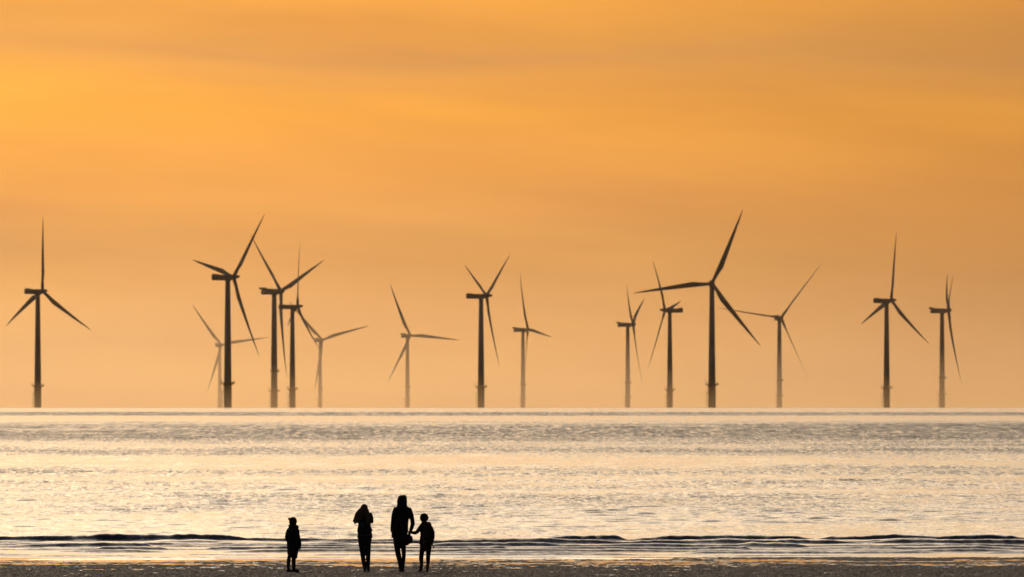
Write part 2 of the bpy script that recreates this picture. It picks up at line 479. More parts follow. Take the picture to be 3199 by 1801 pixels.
# slicks and ruffled lanes, as a function of place on the water
def at_row(px):                                     # distance of the water seen at a row of the photograph
    a = (px-HOR)*RAD_PX+dip
    return (a-math.sqrt(max(a*a-2*EYE/EARTH, 0)))*EARTH
bands = [(1276, .15), (1284, .15), (1288, 1.0), (1297, 1.0), (1300, .12), (1312, .2), (1322, .6), (1336, .95), (1362, 1.0), (1374, .7), (1386, .5),
         (1405, .65), (1418, .5), (1430, .2), (1455, .08), (1466, .45), (1484, .5), (1494, .15), (1504, .4), (1530, .45), (1538, .1),
         (1550, .35), (1580, .25), (1600, .3), (1650, .22), (1720, .1), (1760, .05)]
bd = np.array([at_row(b[0]) for b in bands])[::-1]; bv = np.array([b[1] for b in bands])[::-1]
bend = 1+0.03*fbm(Xg/np.maximum(Yg*0.04, 12), np.log(Yg)*3, 71, 2)
ruf = np.interp(np.log(Yg*bend), np.log(bd), bv)
ruf = np.clip(ruf + 0.22*fbm(Xg/np.maximum(Yg*0.02, 3), np.log(Yg)*22, 72, 4)*np.clip(ruf*2, 0, 1) + 3.0*Tg*np.exp(-((np.log(Yg)-np.log(at_row(1350)))/0.5)**2), 0, 1)
ZS = ZW - (Xg**2+Yg**2)/(2*EARTH)
sea = grid_mesh('sea', Xg, Yg, ZS, sea_material(), {'ruffle': ruf})
tag(sea, kind='structure')

# ------------------------------------------------------------------ beach
def beach_material():
    m, nt, b = new_mat('wet_sand')
    g = N(nt, 'ShaderNodeNewGeometry')
    at = N(nt, 'ShaderNodeAttribute'); at.attribute_name = 'film'
    no = N(nt, 'ShaderNodeTexNoise'); no.inputs['Scale'].default_value = 9; no.inputs['Detail'].default_value = 6
    nt.links.new(g.outputs['Position'], no.inputs['Vector'])
    mx = N(nt, 'ShaderNodeMix', data_type='RGBA'); mx.inputs['A'].default_value = (0.020, 0.017, 0.018, 1); mx.inputs['B'].default_value = (0.040, 0.034, 0.033, 1)
    nt.links.new(no.outputs['Fac'], mx.inputs['Factor']); nt.links.new(mx.outputs['Result'], b.inputs['Base Color'])
    r = N(nt, 'ShaderNodeMapRange'); nt.links.new(at.outputs['Fac'], r.inputs['Value'])
    # wet grains and shell bits that catch the light
    mp = N(nt, 'ShaderNodeMapping'); mp.inputs['Scale'].default_value = (26, 1.6, 0); nt.links.new(g.outputs['Position'], mp.inputs[0])
    gl = N(nt, 'ShaderNodeTexNoise'); gl.inputs['Scale'].default_value = 1; gl.inputs['Detail'].default_value = 3; nt.links.new(mp.outputs[0], gl.inputs['Vector'])
    gm = N(nt, 'ShaderNodeMapRange'); gm.inputs['From Min'].default_value = 0.50; gm.inputs['From Max'].default_value = 0.68; nt.links.new(gl.outputs['Fac'], gm.inputs['Value'])
    gm.inputs['To Min'].default_value = 0.85; gm.inputs['To Max'].default_value = 0.55
    nt.links.new(gm.outputs['Result'], r.inputs['To Min'])
    b.inputs['Specular IOR Level'].default_value = 0.17
    r.inputs['To Max'].default_value = 0.06
    nt.links.new(r.outputs['Result'], b.inputs['Roughness'])
    bp = N(nt, 'ShaderNodeBump'); bp.inputs['Distance'].default_value = 0.03
    rs = N(nt, 'ShaderNodeMapRange'); nt.links.new(at.outputs['Fac'], rs.inputs['Value'])
    rs.inputs['To Min'].default_value = 1.0; rs.inputs['To Max'].default_value = 0.03
    nt.links.new(rs.outputs['Result'], bp.inputs['Strength'])
    n2 = N(nt, 'ShaderNodeTexNoise'); n2.inputs['Scale'].default_value = 25; n2.inputs['Detail'].default_value = 4
    nt.links.new(g.outputs['Position'], n2.inputs['Vector']); nt.links.new(n2.outputs['Fac'], bp.inputs['Height'])
    nt.links.new(bp.outputs['Normal'], b.inputs['Normal'])
    return m
def ground_z(y):
    return np.interp(y, [-400, 0, 150, 215, 234, SHORE, 268, 330], [2.6, 1.2, 0.45, 0.17, 0.085, 0.0, -0.06, -0.6])
yb = np.concatenate([np.arange(-350, 200, 12.0), np.arange(200, 222, 0.5), np.arange(222, 272, 0.07), np.arange(272, 330, 5.0)])
xb = np.concatenate([np.linspace(-260, -19, 60)[:-1], np.linspace(-19, 19, 900), np.linspace(19, 260, 60)[1:]])
Yb, Xb = np.meshgrid(yb, xb, indexing='ij')
Zb = ground_z(Yb)
fine = sstep(218, 224, Yb)*(1-sstep(268, 276, Yb))
undul = 0.014*fbm(Xb/5.5, Yb/3.2, 201, 3)
# standing water: thin streaks that join up towards the sea
pn = 0.62*fbm(Xb/3.2, Yb/0.8, 207, 4) + 0.38*fbm(Xb/0.45, Yb/0.6, 209, 3)
thr = np.interp(Yb, [225, 236, 243, 247, 251, 256, 260], [0.42, 0.32, 0.22, 0.08, -0.02, -0.14, -0.5])
# a low bar of sand just showing towards the right
bar = np.exp(-((Yb-(258.5+0.8*fbm(Xb/6, Yb*0, 231, 2)))/2.3)**2)*sstep(-1.0, 7.0, Xb+2*fbm(Xb/3, Yb/2, 232, 2))
thr = thr + 0.75*bar
film = sstep(thr-0.02, thr+0.03, pn)*fine
ripple = (0.042*fbm(Xb/0.24, Yb/0.5, 203, 4, 0.65)+0.02*fbm(Xb/0.09, Yb/0.3, 204, 2))*(1-0.55*sstep(242, 250, Yb))
zz = 0.042*bar + undul*(0.4+0.6*fine) + ripple*fine*(1-film) - 0.004*film
beach = grid_mesh('beach', Xb, Yb, Zb+zz-(Xb**2+Yb**2)/(2*EARTH), beach_material(), {'film': film})
tag(beach, kind='structure')

# ------------------------------------------------------------------ haze
def volume_mat(name, density, color, aniso):
    m = bpy.data.materials.new(name); m.use_nodes = True
    nt = m.node_tree; nt.nodes.clear()
    o = N(nt, 'ShaderNodeOutputMaterial'); v = N(nt, 'ShaderNodeVolumePrincipled')
    v.inputs['Density'].default_value = density; v.inputs['Color'].default_value = (*color, 1)
    v.inputs['Anisotropy'].default_value = aniso
    nt.links.new(v.outputs[0], o.inputs['Volume'])
    m.cycles.homogeneous_volume = True
    return m
hz = MB(); hz.box((0, 10900, 60), (11000, 11400, 165))
haze = hz.build('haze', volume_mat('haze_air', 0.75e-5, (0.80, 0.62, 0.42), 0.65), smooth=False)
tag(haze, kind='stuff')
# sea mist lying far out over the water: even density, a bank that thickens with distance
mist = MB()
prof = []
for k in range(25):
    t_ = k/24; y_ = 3900+t_*13300
    prof.append((y_, y_*0.0128*(1-(1-t_)**0.667)))
ra = [(-10500, y_, z_) for y_, z_ in prof] + [(-10500, 17200, -60), (-10500, 3900, -60)]
mist.rings([ra, [(-x_, y_, z_) for x_, y_, z_ in ra]])
bank = mist.build('haze', volume_mat('mist_air', 6.6e-5, (0.84, 0.62, 0.40), 0.72), smooth=False)
tag(bank, kind='stuff')
scene.cycles.volume_bounces = 1

# ------------------------------------------------------------------ wind turbines
def blade_mesh(kind, pitch):
    """blade along +z from the hub centre; leading edge towards +x, rotor axis (upwind) +y"""
    Rr, root, cmax, r0 = (54.0, 1.15, 3.5, 1.3) if kind == 'A' else (80.8, 1.6, 4.9, 2.0)
    mb = MB(); n = 16; rings = []
    pre = 2.0 if kind == 'A' else 3.5
    for s in (0.0, 0.03, 0.07, 0.12, 0.17, 0.22, 0.27, 0.35, 0.45, 0.55, 0.65, 0.75, 0.84, 0.91, 0.96, 0.99, 1.0):
        z = r0 + (Rr-r0)*s
        if s < 0.22:
            k = float(sstep(0.03, 0.22, np.array(s))); c = 2*root*(1-k)+cmax*k; tk = 2*root*(1-k)+cmax*0.24*k
        else:
            k = (s-0.22)/0.78; c = cmax*(1-k)**0.92*0.93 + cmax*0.07*(1-k**6) + 0.30; tk = c*(0.24-0.10*k)
            k = 1.0
        tw = pitch + R(8)*(1-s)**2.2
        xle = root*(1-0.0)*(1-s*0.55) if s < 0.22 else root*(1-s*0.55)
        ring = []
        for i in range(n):
            a = 2*math.pi*i/n
            u = 0.5+0.5*math.cos(a)                          # 1 at leading edge
            th_ = math.sin(a)*(1 if s < 0.1 else (0.55+0.75*u if u < 0.6 else 1.0))
            px = xle - c*(1-u); py = tk*0.5*th_
            x = px*math.cos(tw) - py*math.sin(tw)
            y = px*math.sin(tw) + py*math.cos(tw)
            ring.append((x, y + pre*s*s, z))
        rings.append(ring)
    mb.rings(rings)
    return mb.mesh('blade')

TURB = [  # kind, x on the photo, distance, facing, first blade angle, pitch, cone, label
 ('A', 118.0, 7406, 133.3, 117.5, 2, 'dark wind turbine standing alone farthest left, one blade straight up'),
 ('A', 711.5, 6604, 125.0, 77.5, 2, 'large dark wind turbine with one blade raised right and one level above its nacelle'),
 ('B', 856.5, 9321, 119.4, 49.2, 2, 'brown wind turbine with notched nacelle tail between two closer dark turbines'),
 ('A', 913.5, 8514, 106.9, 107.7, 2, 'slim dark turbine with one blade straight up, just right of a notched-tail turbine'),
 ('B', 1000.1, 15289, 30.1, 74.8, 3, 'pale hazy wind turbine whose upper left blade crosses a dark turbine\'s lowered blade'),
 ('B', 686.5, 16299, 24.2, 81.4, 3, 'faintest hazy wind turbine, just left of and behind a large dark tower'),
 ('B', 1272.9, 14509, 34.8, 94.7, 3, 'hazy wind turbine standing alone above the hooded adult, one blade level right'),
 ('A', 1502.8, 7715, 112.0, 63.7, 2, 'dark wind turbine near mid picture, two thin blades raised in a V'),
 ('B', 1633.7, 13537, 71.6, 97.0, 10, 'hazy wind turbine with one blade upright and one hanging along its tower'),
 ('B', 1961.0, 12786, 80.7, 65.9, 18, 'hazy wind turbine left of the one whose nacelle tail points right'),
 ('A', 2092.5, 8828, -109.3, 38.3, 1, 'brown wind turbine whose nacelle tail points right, behind the tallest one\'s level blade'),
 ('A', 2224.1, 6948, 177.6, 97.0, 2, 'tallest and darkest wind turbine, rotor face on, one blade level to the left'),
 ('B', 2434.8, 11921, 14.9, 37.9, 76, 'hazy wind turbine with very thin feathered blades, right of the tallest one'),
 ('A', 2769.8, 8042, 122.0, 110.0, 2, 'dark wind turbine second from the right edge, one blade up and two low'),
 ('B', 2942.9, 11071, 90.5, 59.7, 24, 'rightmost wind turbine, rotor edge on with two blades up and one hanging'),
]
BL = {}
def part_mesh_tower(kind):
    mb = MB()
    if kind == 'A': mb.lathe([(2.42, 16.4), (2.30, 30), (2.05, 50), (1.62, 81.6)], 28)
    else: mb.lathe([(2.95, 16.4), (2.90, 36), (2.6, 65), (2.15, 102.6)], 28)
    return mb
def part_tp(kind):
    mb = MB(); r = 2.58 if kind == 'A' else 3.12
    mb.lathe([(r*0.98, -38), (r, 3), (r, 15.6), (r+0.12, 15.8), (r+0.12, 16.39)], 28)
    return mb
def part_platform(kind):
    mb = MB(); r = 4.6 if kind == 'A' else 5.4
    ri = 2.72 if kind == 'A' else 3.28
    mb.lathe([(ri, 14.9), (r-0.4, 15.5), (r, 15.6), (r, 15.85), (ri, 15.86)], 28)
    return mb
def part_rail(kind):
    mb = MB(); r = 4.45 if kind == 'A' else 5.25
    for k in range(16):
        a = 2*math.pi*k/16
        mb.tube([(r*math.cos(a), r*math.sin(a), 15.86, .06), (r*math.cos(a), r*math.sin(a), 17.1, .06)], 5)
    for h in (16.5, 17.1):
        mb.tube([(r*math.cos(2*math.pi*k/32), r*math.sin(2*math.pi*k/32), h, .06) for k in range(33)], 5)
    # davit crane and cabinets on the deck
    mb.tube([(-r+.5, 0, 15.86, .16), (-r+.5, 0, 18.3, .14), (-r-.9, -.2, 19.0, .10)], 6)
    mb.box((r*0.84, -0.4, 16.5), (.35, .6, .62))
    return mb
def part_landing(kind):
    mb = MB(); r = 2.58 if kind == 'A' else 3.12
    for dy_ in (-0.9, 0.9):
        mb.tube([(-r-0.95, dy_, -6, .17), (-r-0.95, dy_, 9.6, .17), (-r-0.2, dy_, 10.4, .12)], 6)
    for k in range(14):
        mb.tube([(-r-0.9, -.25, -3+k*.95, .05), (-r-0.9, .25, -3+k*.95, .05)], 4)
    for h in (-1.0, 4.5, 9.2):
        for dy_ in (-0.9, 0.9): mb.tube([(-r-0.95, dy_, h, .12), (-r+.2, dy_*.6, h, .12)], 5)
    mb.box((-r-0.75, 0, 10.3), (.95, 1.2, .12))
    for dy_ in (-1.1, 1.1):
        mb.tube([(-r-1.6, dy_, 10.4, .07), (-r-1.7, dy_, 11.6, .07)], 5)
    mb.tube([(-r-1.6, -1.1, 11.5, .06), (-r-1.6, 1.1, 11.5, .06)], 5)
    mb.tube([(-r-0.35, 0.3, 10.4, .09), (-r-0.35, 0.3, 14.9, .09)], 5)
    return mb
def superring(x, cz, hw, hh, p=4.0, n=20, shear=0.0):
    out = []
    for i in range(n):
        a = 2*math.pi*i/n; c = math.cos(a); s = math.sin(a)
        out.append((x, hw*math.copysign(abs(c)**(2/p), c), cz + hh*math.copysign(abs(s)**(2/p), s)))
    return out
def part_nacelle(kind):       # +x = towards the rotor, origin on the tower axis at hub height
    mb = MB()
    if kind == 'A':
        mb.rings([superring(-11.6, 0.15, 1.5, 1.45), superring(-11.4, 0.05, 1.75, 1.8), superring(-6, 0.0, 1.95, 1.85),
                  superring(1.0, 0.0, 1.95, 1.85), superring(2.6, 0.0, 1.7, 1.7, 3), superring(3.2, 0.0, 1.5, 1.5, 2)])
        mb.lathe([(1.75, -2.4), (1.95, -1.6)], 20)
    else:
        mb.rings([superring(-12.6, -0.6, 1.9, 1.3), superring(-12.3, -0.5, 2.6, 2.1), superring(-11, -0.3, 3.0, 2.35), superring(-4, 0.0, 3.2, 2.6),
                  superring(2.0, 0.0, 3.2, 2.7), superring(4.2, 0.0, 2.6, 2.4, 3), superring(5.0, 0.0, 2.2, 2.2, 2)])
        mb.lathe([(2.3, -3.4), (2.6, -2.0)], 20)
    return mb
def part_tail(kind):
    mb = MB()
    if kind == 'A':
        mb.box((-10.2, 0, 2.05), (1.1, 1.3, 0.28))
        mb.tube([(-10.6, .6, 2.2, .07), (-10.6, .6, 3.3, .05)], 5); mb.tube([(-9.4, -.6, 2.2, .07), (-9.4, -.6, 3.1, .05)], 5)
        mb.box((-8.2, 0, 1.98), (1.4, .9, .2))
    else:
        mb.rings([[(-14.2, -2.6, 2.9), (-14.2, 2.6, 2.9), (-14.2, 2.6, 3.9), (-14.2, -2.6, 3.9)],
                  [(-13.4, -2.6, 1.9), (-13.4, 2.6, 1.9), (-13.4, 2.6, 3.9), (-13.4, -2.6, 3.9)],
                  [(-9.2, -2.6, 1.9), (-9.2, 2.6, 1.9), (-9.2, 2.6, 3.8), (-9.2, -2.6, 3.8)]])
        for x_, h_ in ((-7.6, 1.6), (-6.6, 1.2), (-5.4, 1.5), (-3.2, 1.3)):
            mb.tube([(x_, .8, 2.4, .12), (x_, .8, 2.4+h_, .09)], 5)
        mb.box((-5.9, 0, 2.55), (3.4, 1.6, .25))
    return mb
def part_spinner(kind):
    # local frame of the rotor: axis +y (upwind); hub centre at the origin
    mb = MB(); ax = Matrix.Rotation(R(-90), 3, 'X')           # z -> +y
    if kind == 'A': prof = [(1.5, -1.5), (1.75, -0.9), (1.75, 0.9), (1.45, 1.8), (1.05, 3.0), (0.9, 4.0), (0.55, 4.55), (0.12, 4.7)]
    else: prof = [(2.2, -1.9), (2.5, -1.0), (2.5, 0.9), (2.1, 2.2), (1.3, 3.1), (0.2, 3.5)]
    mb.lathe(prof, 24, axis=ax)
    return mb
PM = {}
for kind in 'AB':
    d = {}
    for nm, fn in (('tower', part_mesh_tower), ('transition_piece', part_tp), ('platform', part_platform), ('railing', part_rail),
                   ('boat_landing', part_landing), ('nacelle', part_nacelle), ('roof_deck', part_tail), ('spinner', part_spinner)):
        me = fn(kind).mesh(nm)
        me.polygons.foreach_set('use_smooth', [nm in ('tower', 'transition_piece', 'nacelle', 'spinner')]*len(me.polygons))
        me.materials.append({'tower': M['tower'], 'transition_piece': M['yellow'], 'platform': M['yellow'], 'railing': M['yellow'],
                             'boat_landing': M['yellow'], 'nacelle': M['nacelle'], 'roof_deck': M['nacelle'], 'spinner': M['blade']}[nm])
        d[nm] = me
    PM[kind] = d
def ob(name, me, parent, mw=None):
    o = bpy.data.objects.new(name, me); link(o, parent)
    if mw is not None: o.matrix_local = mw
    return o
ring_mb = MB()
ring_mb.lathe([(2.88, 33.3), (3.45, 33.5), (3.45, 34.6), (2.86, 34.8)], 24)
ring_mb.box((3.9, -.2, 34.0), (.6, .7, 1.3))
ring_me = ring_mb.mesh('service_ring'); ring_me.materials.append(M['steel'])
for kind, px, D, psi, phi, pit, label in TURB:
    x = (px-1599.5)*RAD_PX*D
    hgt = -(x*x+D*D)/(2*EARTH)
    root = empty('wind_turbine', (x, D, hgt))
    tag(root, label, 'wind turbine', 'offshore wind turbines on the horizon')
    p = PM[kind]
    for nm in ('tower', 'transition_piece', 'platform'): ob(nm, p[nm], root)
    pf = root.children[-1]
    ob('railing', p['railing'], pf)
    ob('boat_landing', p['boat_landing'], root)
    if kind == 'B': ob('service_ring', ring_me, root)
    H, ov = (84.0, 4.5) if kind == 'A' else (106.0, 7.0)
    ps = R(psi); tl = R(5.5)
    nvec = Vector((math.sin(ps)*math.cos(tl), -math.cos(ps)*math.cos(tl), math.sin(tl)))
    hzv = Vector((math.cos(ps), math.sin(ps), 0))
    up = nvec.cross(hzv)
    if up.z < 0: up = -up
    flat = Vector((math.sin(ps), -math.cos(ps), 0))
    side_v = Vector((0, 0, 1)).cross(flat)
    mn = Matrix(((flat.x, side_v.x, 0, 0), (flat.y, side_v.y, 0, 0), (0, 0, 1, H), (0, 0, 0, 1)))
    nac = ob('nacelle', p['nacelle'], root, mn)
    ob('roof_deck', p['roof_deck'], nac)
    hub = nvec*ov + Vector((0, 0, H))
    # rotor frame: x = hz, y = n, z = up
    mr_ = Matrix(((hzv.x, nvec.x, up.x, hub.x), (hzv.y, nvec.y, up.y, hub.y), (hzv.z, nvec.z, up.z, hub.z), (0, 0, 0, 1)))
    ob('spinner', p['spinner'], root, mr_)
    key = (kind, pit)
    if key not in BL:
        me = blade_mesh(kind, R(pit)); me.polygons.foreach_set('use_smooth', [True]*len(me.polygons)); me.materials.append(M['blade'])
        BL[key] = me
    for k in range(3):
        a = R(phi)+k*2*math.pi/3
        # blade +z -> radial, +x -> direction of increasing angle, +y -> n (with a little coning)
        rad = (up*math.cos(a)+hzv*math.sin(a)+nvec*0.035).normalized()
        tan = (-up*math.sin(a)+hzv*math.cos(a)).normalized()
        yy = rad.cross(tan)
        if yy.dot(nvec) < 0: yy = -yy
        mb_ = Matrix(((tan.x, yy.x, rad.x, hub.x), (tan.y, yy.y, rad.y, hub.y), (tan.z, yy.z, rad.z, hub.z), (0, 0, 0, 1)))
        if mb_.to_3x3().determinant() < 0:
            # mirror-handed frame cannot be stored without a negative scale; flip the mesh instead
            k2 = key+('m',)
            if k2 not in BL:
                me = BL[key].copy(); cc = np.empty(len(me.vertices)*3, np.float32); me.vertices.foreach_get('co', cc)
                cc[0::3] *= -1; me.vertices.foreach_set('co', cc); me.flip_normals(); BL[k2] = me
            mb_ = Matrix(((-tan.x, yy.x, rad.x, hub.x), (-tan.y, yy.y, rad.y, hub.y), (-tan.z, yy.z, rad.z, hub.z), (0, 0, 0, 1)))
            ob('blade', BL[k2], root, mb_)
        else:
            ob('blade', BL[key], root, mb_)

# ------------------------------------------------------------------ people at the water's edge
YP = 234.0                       # metres from the camera
S = YP*RAD_PX                    # metres per photograph pixel at that distance
FOOT = 1785.0
def ground_at(x, y):
    return float(ground_z(y)) + 0.004 - (x*x+y*y)/(2*EARTH)

class Fig:
    def __init__(s, cx, label, dy=0.0):
        s.cx = cx
        X = (cx-1599.5)*S
        s.root = empty('person', (X, YP+dy, ground_at(X, YP+dy)))
        tag(s.root, label, 'person', 'people standing at the water\'s edge')
    def p(s, x, y, d=0.0):
        return ((x-s.cx)*S, d, (FOOT-y)*S)
    def t(s, mb, pts, n=14, ends=True):
        """pts = [(px, row, depth m, rx px, ry m)]"""
        out = []
        for q in pts:
            a = s.p(q[0], q[1], q[2]); ry = q[4] if len(q) > 4 else q[3]*S
            out.append((a[0], a[1], a[2], q[3]*S, ry))
        mb.tube(out, n, True, ends)
    def b(s, mb, x, y, d, rx, ry, rz):
        mb.ball(s.p(x, y, d), (rx*S, ry, rz*S))
    def ez(s, mb, x, y, d, r):
        mb.ball(s.p(x, y, d), (r, r, r))

def add_hand(mb, wrist, direction, across, curl=0.5, k=1.0, thumb=1):
    w = Vector(wrist); d = Vector(direction).normalized(); a = Vector(across)
    a = (a - d*a.dot(d)).normalized(); nrm = d.cross(a).normalized()      # palm side = nrm
    def T(pts, n=8): mb.tube([(*p, r) for p, r in pts], n, True, True)
    mb.tube([(*(w), .024*k), (*(w+d*.03*k), .030*k), (*(w+d*.075*k), .034*k)], 10, True, True)
    for i, (off, L) in enumerate(((-.027, .068), (-.009, .078), (.009, .073), (.027, .056))):
        p = w + d*.088*k + a*off*k; dd = d.copy(); pts = [(p-d*.03*k, .0095*k), (p, .0095*k)]
        for j, seg in enumerate((.45, .31, .24)):
            rot = Matrix.Rotation(curl*(0.7+0.25*j)+0.06*i, 3, a)
            dd = rot @ dd
            p = p + dd*L*seg*k; pts.append((p, (.0090-.0008*j)*k))
        T(pts)
    p = w + d*.028*k - a*.026*k*thumb
    q = p + (d*.6 - a*thumb*.75 + nrm*-.25).normalized()*.038*k
    T([(w+d*.02*k, .012*k), (p, .0125*k), (q, .0105*k), (q + (d*.9 - a*thumb*.1).normalized()*.030*k, .0085*k)])

def make_body(f, J, yaw, k=1.0, hands=()):
    """one continuous body: J = joints in photo pixels with a depth; yaw = turn of the face (0 looks out to sea, + to the right)"""
    mb = MB()
    hx, hy, hd = J['head']
    c = Vector(f.p(hx, hy, hd)); rz = Matrix.Rotation(-yaw, 3, 'Z')
    def H(x, y, z): v = rz @ Vector((x, y, z))*k; return (c.x+v.x, c.y+v.y, c.z+v.z)
    mb.ball(H(0, -.008, .018), (.074*k, .092*k, .092*k), rot=rz)
    mb.ball(H(0, .025, -.035), (.056*k, .062*k, .078*k), rot=rz)           # jaw and cheeks
    mb.ball(H(0, .070, -.088), (.022*k, .018*k, .020*k), rot=rz)           # chin
    mb.ball(H(0, .096, -.022), (.011*k, .018*k, .014*k), rot=rz)           # nose
    mb.ball(H(0, .090, -.004), (.008*k, .012*k, .024*k), rot=rz)
    mb.ball(H(0, .080, -.055), (.022*k, .010*k, .006*k), rot=rz)           # lips
    mb.ball(H(0, .080, -.064), (.018*k, .010*k, .006*k), rot=rz)
    mb.ball(H(0, .074, .022), (.048*k, .014*k, .010*k), rot=rz)            # brow
    for sx in (-1, 1): mb.ball(H(sx*.076, 0, -.012), (.010*k, .018*k, .030*k), rot=rz)
    nk = f.p(*J['neck'])
    mb.tube([(*H(0, -.01, -.05), .052*k), (*nk, .056*k)], 14, True, True)
    def T(names, radii, flat=None):
        pts = []
        for n_, r in zip(names, radii): pts.append((*f.p(*J[n_]), r*k) if not isinstance(r, tuple) else (*f.p(*J[n_]), r[0]*k, r[1]*k))
        mb.tube(pts, 14, True, True)
    T(('neck', 'chest', 'waist', 'pelvis'), ((.075, .06), (.145, .095), (.120, .085), (.140, .095)))
    for sd_ in 'LR':
        T((sd_+'sh', sd_+'el', sd_+'wr'), (.052, .038, .024))
        T((sd_+'hip', sd_+'kn', sd_+'an'), (.068, .040, .028))
        mb.tube([(*f.p(*J['chest'])[:2], f.p(*J['chest'])[2]+.06*k, .06*k), (*f.p(*J[sd_+'sh']), .052*k)], 12, True, True)
        an = Vector(f.p(*J[sd_+'an'])); ft = J.get(sd_+'toe')
        toe = Vector(f.p(*ft))
        mb.tube([(*(an), .028*k), (an.x, an.y, max(.03, an.z-.04), .028*k), (*((an+toe)/2).xy, .03*k, .034*k, .026*k), (toe.x, toe.y, .024*k, .032*k, .018*k)], 12, True, True)
    for sd_, dr, ac, cu, th_ in hands:
        add_hand(mb, f.p(*J[sd_+'wr']), dr, ac, cu, k, th_)
    body = mb.build('body', M['skin'], f.root, voxel=0.0055, relax=2)
    for sx in (-1, 1):
        e = MB(); e.ball(H(sx*.030, .078, .006), .0125*k); e.build('eye', M['eye'], body)
    return body

def shoe(f, name, an, toe, r, heel_lift=0.0, shaft=None, mat='boot'):
    """boot with sole, heel and toe; an/toe = (px, row, depth) of ankle and toe, shaft = list of tube rings"""
    mb = MB(); a = Vector(f.p(*an)); t = Vector(f.p(*toe)); dirv = (t-a); dirv.z = 0; dirv.normalize()
    heel = a - dirv*.035
    rr = r*S
    hz_ = heel_lift
    mb.tube([(heel.x, heel.y, .038+hz_, rr*.85, .036), (a.x, a.y, .045+hz_, rr, .045), ((a.x+t.x)/2, (a.y+t.y)/2, .040+hz_*.4, rr*1.02, .038), (t.x, t.y, .030, rr*.85, .028)], 14, True, True)
    mb.tube([(a.x, a.y, .05+hz_, rr), (a.x, a.y, .11+hz_, rr*.95)], 12, True, True)
    # sole
    mb.tube([(heel.x, heel.y, .012+hz_, rr*.9, .012), ((a.x+t.x)/2, (a.y+t.y)/2, .012+hz_*.35, rr*1.08, .012), (t.x+dirv.x*.02, t.y+dirv.y*.02, .012, rr*.8, .012)], 12, True, True)
    if shaft: f.t(mb, shaft, 14)
    mb.build(name, M[mat], f.root, voxel=0.007, relax=2)

# ---- hooded adult
f = Fig(1256, 'tallest person, hooded dark jacket and trousers, holding the hand of a child')
J = dict(head=(1257, 1563, .035), neck=(1256.5, 1579, 0), chest=(1255, 1604, 0), waist=(1252, 1640, 0), pelvis=(1250, 1672, 0),
         Lsh=(1237, 1592, 0), Lel=(1229.5, 1624, -.02), Lwr=(1227.5, 1654, .05), Rsh=(1279, 1593, 0), Rel=(1288.5, 1632, -.03), Rwr=(1282, 1657, .02),
         Lhip=(1241, 1682, 0), Lkn=(1243, 1727, .05), Lan=(1251, 1772, 0), Rhip=(1258, 1682, 0), Rkn=(1261, 1727, .10), Ran=(1258.5, 1771, .12),
         Ltoe=(1248, 1783, .17), Rtoe=(1259.5, 1783, .30))
make_body(f, J, 0.08, 1.0, (('L', (.15, .1, -1), (0, 1, 0), .35, 1), ('R', (-.35, .05, -1), (0, -1, 0), .75, 1)))
jk = MB()
f.t(jk, [(1256, 1577, 0, 13, .085), (1256, 1584, 0, 22, .10), (1256.5, 1592, 0, 26, .125), (1255.5, 1605, 0, 24, .14), (1253, 1628, 0, 23, .14), (1250, 1652, 0, 25.5, .145), (1247.6, 1668, 0, 25, .15), (1247.2, 1677, 0, 24.2, .15)], 22, False)
f.t(jk, [(1236, 1591, 0, 8.5), (1231, 1606, -.01, 8), (1228.6, 1624, -.02, 7.2), (1226.4, 1642, .02, 6.8), (1225.2, 1656, .05, 5.8)], 14)
f.t(jk, [(1279, 1592, 0, 8.5), (1284.5, 1608, -.01, 8), (1288.3, 1624, -.02, 7.0), (1289.4, 1635, -.03, 6.9), (1286, 1647, -.01, 6.2), (1282.8, 1656, .01, 5.4)], 14)
f.t(jk, [(1247.2, 1675, 0, 24.6, .155), (1247.2, 1678.5, 0, 24.6, .155)], 22, False)           # ribbed hem
f.t(jk, [(1236, 1640, -.14, 1.4, .012), (1262, 1639, -.145, 1.4, .012)], 8)                       # back fold
jacket = jk.build('jacket', M['black_cloth'], f.root, voxel=0.008, relax=3)
hd = MB()
f.t(hd, [(1256, 1581, -.01, 17, .10), (1256, 1574, -.01, 15.6, .105), (1255.9, 1566, -.015, 15.6, .115), (1256.2, 1561, -.02, 15.2, .118)], 20, False)
f.t(hd, [(1244, 1575, .08, 2.2, .016), (1242.5, 1562, .09, 2.2, .016), (1249, 1551, .085, 2.2, .016), (1258, 1547.6, .08, 2.2, .016), (1267, 1551, .085, 2.2, .016), (1270, 1563, .09, 2.2, .016), (1268.5, 1575, .08, 2.2, .016)], 8)
f.b(hd, 1256.2, 1560.5, -.02, 15.2, .12, 16.6)
f.b(hd, 1262.5, 1555.5, -.01, 9.2, .10, 11.6)
f.b(hd, 1255, 1565, -.01, 14.8, .11, 13)
hd.build('hood', M['black_cloth'], jacket, voxel=0.008, relax=2)
tr = MB()
f.t(tr, [(1248, 1670, 0, 21, .13), (1248.5, 1684, 0, 20.5, .13), (1249, 1694, 0, 19, .12)], 20)
f.t(tr, [(1239.5, 1684, 0, 11.8, .11), (1240.3, 1700, .02, 10.2, .10), (1242.2, 1720, .04, 8.6, .075), (1245, 1734, .05, 8.4, .07), (1248.6, 1749, .02, 7.8, .065), (1251.4, 1768, 0, 6.4, .055), (1251.6, 1775, 0, 6.2, .055)], 14)
f.t(tr, [(1258.5, 1684, 0, 11, .11), (1259.4, 1702, .04, 9.2, .10), (1261, 1718, .07, 7.2, .075), (1261.6, 1732, .10, 6.4, .065), (1260.6, 1749, .10, 5.8, .06), (1259.4, 1766, .11, 5.0, .052), (1259, 1773, .12, 5.0, .05)], 14)
tr.build('trousers', M['denim'], f.root, voxel=0.008, relax=3)
